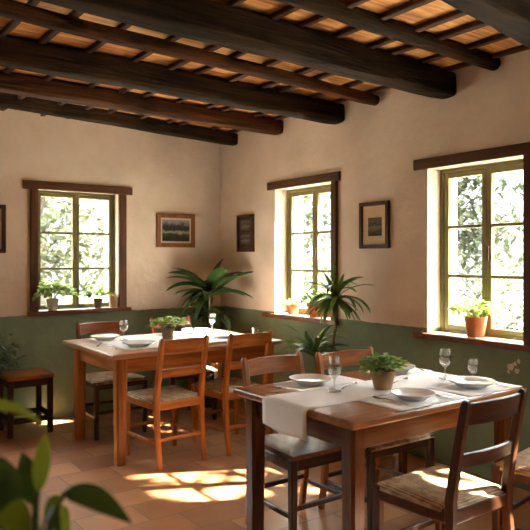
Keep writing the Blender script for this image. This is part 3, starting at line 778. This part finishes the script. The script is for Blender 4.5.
def big_plant(label, name, x, y, potr, poth, potmat, crowns, leafmat_, Ln, W, canes, seed, cat='houseplant', shape='lance'):
    root = tag(empty(name, (x, y, 0)), label, cat)
    b = MB(); pot_lathe(b, potr, poth); b.build('pot', potmat, root, True, 40)
    MB().lathe([(0, poth*.88), (potr*.84, poth*.87), (potr*.84, poth*.8), (0, poth*.8)], 20).build('soil', M['soil'], root)
    for (pts, r0) in canes:
        MB().tube(pts, [r0*(1-.35*i/(len(pts)-1)) for i in range(len(pts))], 8).build('cane', M['stem'], root, True)
    rr = random.Random(seed)
    for (c, lst) in crowns:
        b = MB()
        for (az, el, l, dr) in lst:
            b.blade(Vector(c)+Vector((rr.uniform(-.012, .012), rr.uniform(-.012, .012), rr.uniform(-.04, .02))), R(az), R(el), Ln*l, W*rr.uniform(.85, 1.15), R(dr), 9, .3, rr.uniform(-.5, .5), shape)
        clamp(b.build('foliage', leafmat_, root, True, 180), lambda a, c, e: (min(a, 3.56-.02*math.sin(e*40)**2), min(c, 5.67-.02*math.sin(e*40)**2 if y > 4.5 else (3.83 if e < .95 else 9)), e))
    return root
# broad-leaved corner plant
rr = random.Random(21)
SR = -36.1     # azimuth (deg) that points to the viewer's right
lv = [(SR, 50, 1.3, 50), (SR+8, 24, .9, 60), (SR-25, 58, .95, 70), (SR+180, 56, 1.2, 75), (SR+175, 34, 1.1, 75), (SR+190, 8, .8, 80), (SR+150, 60, 1.1, 60), (SR+60, 72, 1.0, 40), (SR+205, 62, 1.05, 75), (SR-60, 66, 1.0, 60), (SR-90, 35, .8, 90), (SR+230, 15, .8, 90), (SR+100, 40, .7, 70)]
lv += [(rr.uniform(0, 360), rr.uniform(-15, 70), rr.uniform(.6, .95), rr.uniform(50, 110)) for _ in range(10)]
lv += [(SR+dd, ee, ll, 62) for dd, ee, ll in ((170, 64, 1.15), (200, 52, 1.1), (155, 30, 1.0), (20, 55, 1.05), (-10, 26, 1.1), (215, 35, .9), (-45, 70, 1.0))]
low = [(rr.uniform(0, 360), rr.uniform(20, 70), rr.uniform(.5, .85), rr.uniform(90, 150)) for _ in range(14)]
big_plant('tall broad leaved dark green plant standing in the room corner', 'potted_palm', 3.23, 5.33, .15, .28, M['dark_pot'],
          [((0, 0, 1.07), lv), ((.02, -.02, .82), low)], M['palm'], .42, .105,
          [([(0, 0, .24), (.01, .01, .6), (0, 0, 1.07)], .016), ([(.03, -.03, .24), (.03, -.02, .5), (.02, -.02, .82)], .014)], 22)
# cane plant before the small window
rr = random.Random(31)
cr = [(az+rr.uniform(-14, 14), rr.uniform(5, 55), rr.uniform(.75, 1.1), rr.uniform(55, 100)) for az in range(0, 360, 18)]
cr += [(rr.uniform(0, 360), rr.uniform(55, 85), rr.uniform(.6, .95), rr.uniform(20, 60)) for _ in range(8)]
cr += [(rr.uniform(0, 360), rr.uniform(-40, 0), rr.uniform(.7, 1.0), rr.uniform(20, 50)) for _ in range(22)]
lo2 = [(az+rr.uniform(-14, 14), rr.uniform(25, 75), rr.uniform(.75, 1.25), rr.uniform(50, 110)) for az in range(0, 360, 17)] + [(SR+180, 48, 1.25, 75), (SR+190, 30, 1.1, 60), (SR+170, 62, 1.2, 60), (SR+185, 15, 1.1, 40), (SR+60, 60, 1.0, 60), (SR-20, 45, .9, 60)]
big_plant('tall cane plant with narrow drooping leaves beside the small window', 'cane_plant', 3.24, 3.58, .15, .26, M['terra_brown'],
          [((.02, 0, 1.13), cr), ((-.07, .14, .70), lo2)], M['dracaena'], .34, .033,
          [([(0, 0, .22), (-.02, .02, .6), (.02, .0, .9), (.02, 0, 1.13)], .014), ([(-.04, .06, .22), (-.07, .14, .70)], .012)], 32, 'houseplant', 'strap')
# shade plant at the edge of view beside the stool
rr = random.Random(41)
sp = tag(empty('potted_bush', (1.185, 5.43, 0)), 'dark bushy plant at the photo edge beside the stool', 'houseplant')
b = MB(); pot_lathe(b, .15, .32); b.build('pot', M['stone_pot'], sp, True, 40)
MB().lathe([(0, .28), (.126, .278), (.126, .25), (0, .25)], 20).build('soil', M['soil'], sp)
b = MB(); sb = MB()
for i in range(75):
    az = rr.uniform(0, 2*PI); q = rr.uniform(.35, 1)
    tip = Vector((.06+.27*q*math.cos(az), .26*q*math.sin(az), .50+.40*(1-q*.55)*rr.uniform(.3, 1.1)))
    p0 = Vector((.05*math.cos(az), .05*math.sin(az), .27)); mid = (p0+tip)/2+Vector((0, 0, .12))
    sb.tube([p0, mid, tip], [.004, .003, .0015], 5)
    for k in range(9):
        t = .35+.65*k/8; bp = p0*(1-t)**2+mid*2*t*(1-t)+tip*t*t
        b.blade(bp, az+rr.uniform(-1.6, 1.6), rr.uniform(-.5, .7), rr.uniform(.05, .085), rr.uniform(.022, .034), rr.uniform(.3, 1.2), 4, .3, 0, 'oval')
clamp(b.build('foliage', M['bush'], sp, True, 180), lambda a, c, e: (a, min(c, 5.67), max(e, .52) if a > 1.30 else e)); sb.build('stems', M['green_stem'], sp)

# large-leaved plant close to the camera, on a stand
PX, PY = .33, 1.11
ps = tag(empty('plant_stand', (PX, PY, 0)), 'slim wooden plant stand beneath the blurred plant at the photo corner', 'plant stand')
MB().box((-.13, -.13, .60), (.13, .13, .625), .006).build('stand_top', M['brownX'], ps)
for sx in (-1, 1):
    for sy in (-1, 1): MB().sweep([(sx*.11, sy*.11, 0), (sx*.10, sy*.10, .60)], .028, .028, (1, 0, 0)).build('leg', M['brownZ'], ps)
np_ = tag(empty('potted_plant', (PX, PY, .626)), 'blurred large leaved plant closest to the camera', 'houseplant')
b = MB(); pot_lathe(b, .10, .17); b.build('pot', M['terracotta'], np_, True, 40)
MB().lathe([(0, .15), (.084, .148), (.084, .13), (0, .13)], 20).build('soil', M['soil'], np_)
def at(xp, yp, d):
    t = (xp-265)/649; return Vector(((.5892+.808*t)*d, (.808-.5892*t)*d, 1.4+(259-yp)/649*d))
def near_leaf(b, p, q, W, droop, fold=.25, tw=0.):
    """leaf from point p to point q with an arch"""
    p, q = Vector(p)-np_.location, Vector(q)-np_.location
    n = 10; d = q-p; prev = None
    view = (Vector((0, 0, 1.4))-np_.location-(p+q)/2).normalized()
    side = d.cross(view).normalized()
    side = (side + view*tw).normalized()
    for i in range(n+1):
        t = i/n; c = p+d*t+Vector((0, 0, droop*4*t*(1-t)))
        w = W*(math.sin(PI*min(1, t**.8*.96+.04))**.8) if i < n else W*.02
        up = view
        row = [b.bm.verts.new(c-side*w/2+up*w*fold*.3), b.bm.verts.new(c), b.bm.verts.new(c+side*w/2+up*w*fold*.3)]
        if prev:
            b.bm.faces.new((prev[0], prev[1], row[1], row[0])); b.bm.faces.new((prev[1], prev[2], row[2], row[1]))
        prev = row
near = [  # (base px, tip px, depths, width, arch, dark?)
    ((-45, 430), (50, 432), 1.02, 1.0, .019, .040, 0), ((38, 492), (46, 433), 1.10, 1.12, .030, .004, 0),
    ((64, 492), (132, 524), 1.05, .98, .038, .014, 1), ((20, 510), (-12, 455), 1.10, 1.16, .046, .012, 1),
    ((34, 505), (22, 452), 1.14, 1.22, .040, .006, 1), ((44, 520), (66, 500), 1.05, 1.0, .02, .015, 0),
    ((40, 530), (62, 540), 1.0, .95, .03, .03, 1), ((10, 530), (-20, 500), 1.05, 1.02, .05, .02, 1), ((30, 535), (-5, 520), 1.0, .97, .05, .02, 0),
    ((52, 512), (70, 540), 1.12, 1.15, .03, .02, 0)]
for dk, nm in ((0, 'foliage'), (1, 'shaded_foliage')):  # second pass holds the darker green leaves
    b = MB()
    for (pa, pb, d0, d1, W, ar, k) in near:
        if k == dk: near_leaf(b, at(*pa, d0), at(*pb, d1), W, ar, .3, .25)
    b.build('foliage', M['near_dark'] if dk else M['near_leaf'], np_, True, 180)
b = MB()
c0 = Vector((0, 0, .14))
for (pa, pb, d0, d1, W, ar, k) in near:
    q = at(*pa, d0)-np_.location
    b.tube([c0+Vector((q.x*.1, q.y*.1, 0)), Vector((q.x*.35, q.y*.35, c0.z+(q.z-c0.z)*.6)), q], [.006, .005, .003], 6)
b.build('stems', M['green_stem'], np_, True)

# ------------------------------------------------------------------ trees outside
def tree(label, x, y, h, cr, mat, seed, n=2200, ls=.16, z0=-.11):
    root = tag(empty('tree', (x, y, z0)), label, 'tree', 'garden trees outside the windows')
    rr = random.Random(seed)
    b = MB(); hc = h*.42
    b.tube([(0, 0, 0), (.05, .03, hc*.5), (0, .05, hc), (.05, 0, h*.8)], [.14, .11, .09, .03], 9)
    blobs = []
    for k in range(9):
        a = rr.uniform(0, 2*PI); q = cr*rr.uniform(.15, .75); zz = h*rr.uniform(.38, .88)
        blobs.append((Vector((q*math.cos(a), q*math.sin(a), zz)), cr*rr.uniform(.35, .6)))
        b.tube([(0, .03, hc*rr.uniform(.7, 1.2)), (q*.5*math.cos(a), q*.5*math.sin(a), zz*.85), (q*math.cos(a), q*math.sin(a), zz)], [.05, .03, .012], 6)
    b.build('trunk', M['bark'], root, True)
    b = MB()
    for i in range(n):
        c, r = blobs[rr.randrange(len(blobs))]
        d = Vector((rr.gauss(0, 1), rr.gauss(0, 1), rr.gauss(0, 1))).normalized()*r*rr.random()**.4
        b.blade(c+d, rr.uniform(0, 2*PI), rr.uniform(-.6, .9), ls*rr.uniform(.7, 1.4), ls*.5, .6, 2, .2, 0, 'oval')
    b.build('crown', mat, root, True, 180)
    return root
tree('leafy green tree outside seen through the back-wall window', 2.9, 10.2, 4.4, 1.8, M['tree2'], 51, 5200, .2)
tree('tall pale tree behind the garden tree beyond the back-wall window', 4.6, 14.9, 6.0, 2.3, M['tree2'], 52, 4200, .22)
tree('green tree outside seen through the small window', 8.3, 11.2, 5.0, 2.1, M['tree1'], 53, 4600, .2)
tree('leafy tree outside showing in the upper panes of the big window', 7.9, 6.9, 4.9, 1.8, M['tree1'], 54, 4500, .18)
tree('dark leafy tree outside at the far side of the big window', 11.2, 4.3, 5.6, 1.9, M['tree1'], 57, 4500, .18)
tree('unseen open crowned tree added outside to dapple the sun on the window wall', 7.0, 1.8, 6.5, 2.3, M['tree1'], 56, 420, .30)  # out of view, added to break up the sun patches
def shrub(label, x, y, h, cr, mat, seed, n=2600, ls=.16):
    root = tag(empty('garden_shrub', (x, y, -.11)), label, 'shrub', 'garden shrubs outside the windows')
    rr = random.Random(seed); b = MB(); sb = MB()
    for i in range(n):
        az = rr.uniform(0, 2*PI); q = cr*math.sqrt(rr.random()); zz = .15+(h-.15)*rr.random()*math.sqrt(max(.05, 1-(q/cr)**2))
        b.blade((q*math.cos(az), q*math.sin(az), zz), rr.uniform(0, 2*PI), rr.uniform(-.6, .9), ls*rr.uniform(.7, 1.4), ls*.5, .6, 2, .2, 0, 'oval')
        if i % 300 == 0: sb.tube([(0, 0, 0), (q*.5*math.cos(az), q*.5*math.sin(az), zz*.6), (q*math.cos(az), q*math.sin(az), zz)], [.03, .02, .008], 6)
    b.build('foliage', mat, root, True, 180); sb.build('stems', M['bark'], root, True)
shrub('pale garden shrub outside behind the lower panes of the big window', 11.2, 7.6, 2.3, 1.7, M['tree2'], 61)
shrub('pale garden shrub outside behind the lower panes of the small window', 10.8, 13.4, 2.3, 1.5, M['tree2'], 62)

# ------------------------------------------------------------------ light and camera
w = bpy.data.worlds.new('world'); sc.world = w; w.use_nodes = True
nt = w.node_tree; nt.nodes.clear()
wo = nt.nodes.new('ShaderNodeOutputWorld'); bg = nt.nodes.new('ShaderNodeBackground')
bg.inputs['Color'].default_value = (.94, .975, 1.0, 1); bg.inputs['Strength'].default_value = 9.0
tc = N(nt, 'ShaderNodeTexCoord'); sx = N(nt, 'ShaderNodeSeparateXYZ'); L(nt, tc, 'Generated', sx, 0)
mr = N(nt, 'ShaderNodeMapRange', interpolation_type='SMOOTHSTEP'); L(nt, sx, 'Z', mr, 0)   # hazy horizon, brighter overcast zenith
mr.inputs[1].default_value = .06; mr.inputs[2].default_value = .40; mr.inputs[3].default_value = 1.1; mr.inputs[4].default_value = 17.0
L(nt, mr, 0, bg, 'Strength')
L(nt, bg, 0, wo, 0)
sun = bpy.data.lights.new('sun', 'SUN'); sun.energy = 70; sun.angle = R(.8); sun.color = (1.0, .91, .77)
so = bpy.data.objects.new('sun', sun); COL.objects.link(so)
so.rotation_euler = Vector((-.894, .447, -.82)).to_track_quat('-Z', 'Y').to_euler()
so.location = (12, -5, 10)

cam = bpy.data.cameras.new('camera'); co = bpy.data.objects.new('camera', cam); COL.objects.link(co)
co.location = (0, 0, 1.4); co.rotation_euler = (R(90), 0, R(-36.1))
cam.sensor_width = 36; cam.lens = 649/530*36; cam.shift_y = -6/530; cam.clip_start = .05; cam.clip_end = 200
cam.dof.use_dof = True; cam.dof.focus_distance = 3.9; cam.dof.aperture_fstop = 3.4
sc.camera = co
vs = sc.view_settings
vs.view_transform = 'Standard'; vs.look = 'None'; vs.gamma = 1; vs.use_curve_mapping = False; vs.exposure = 1.6
try: sc.cycles.use_denoising = True
except Exception: pass
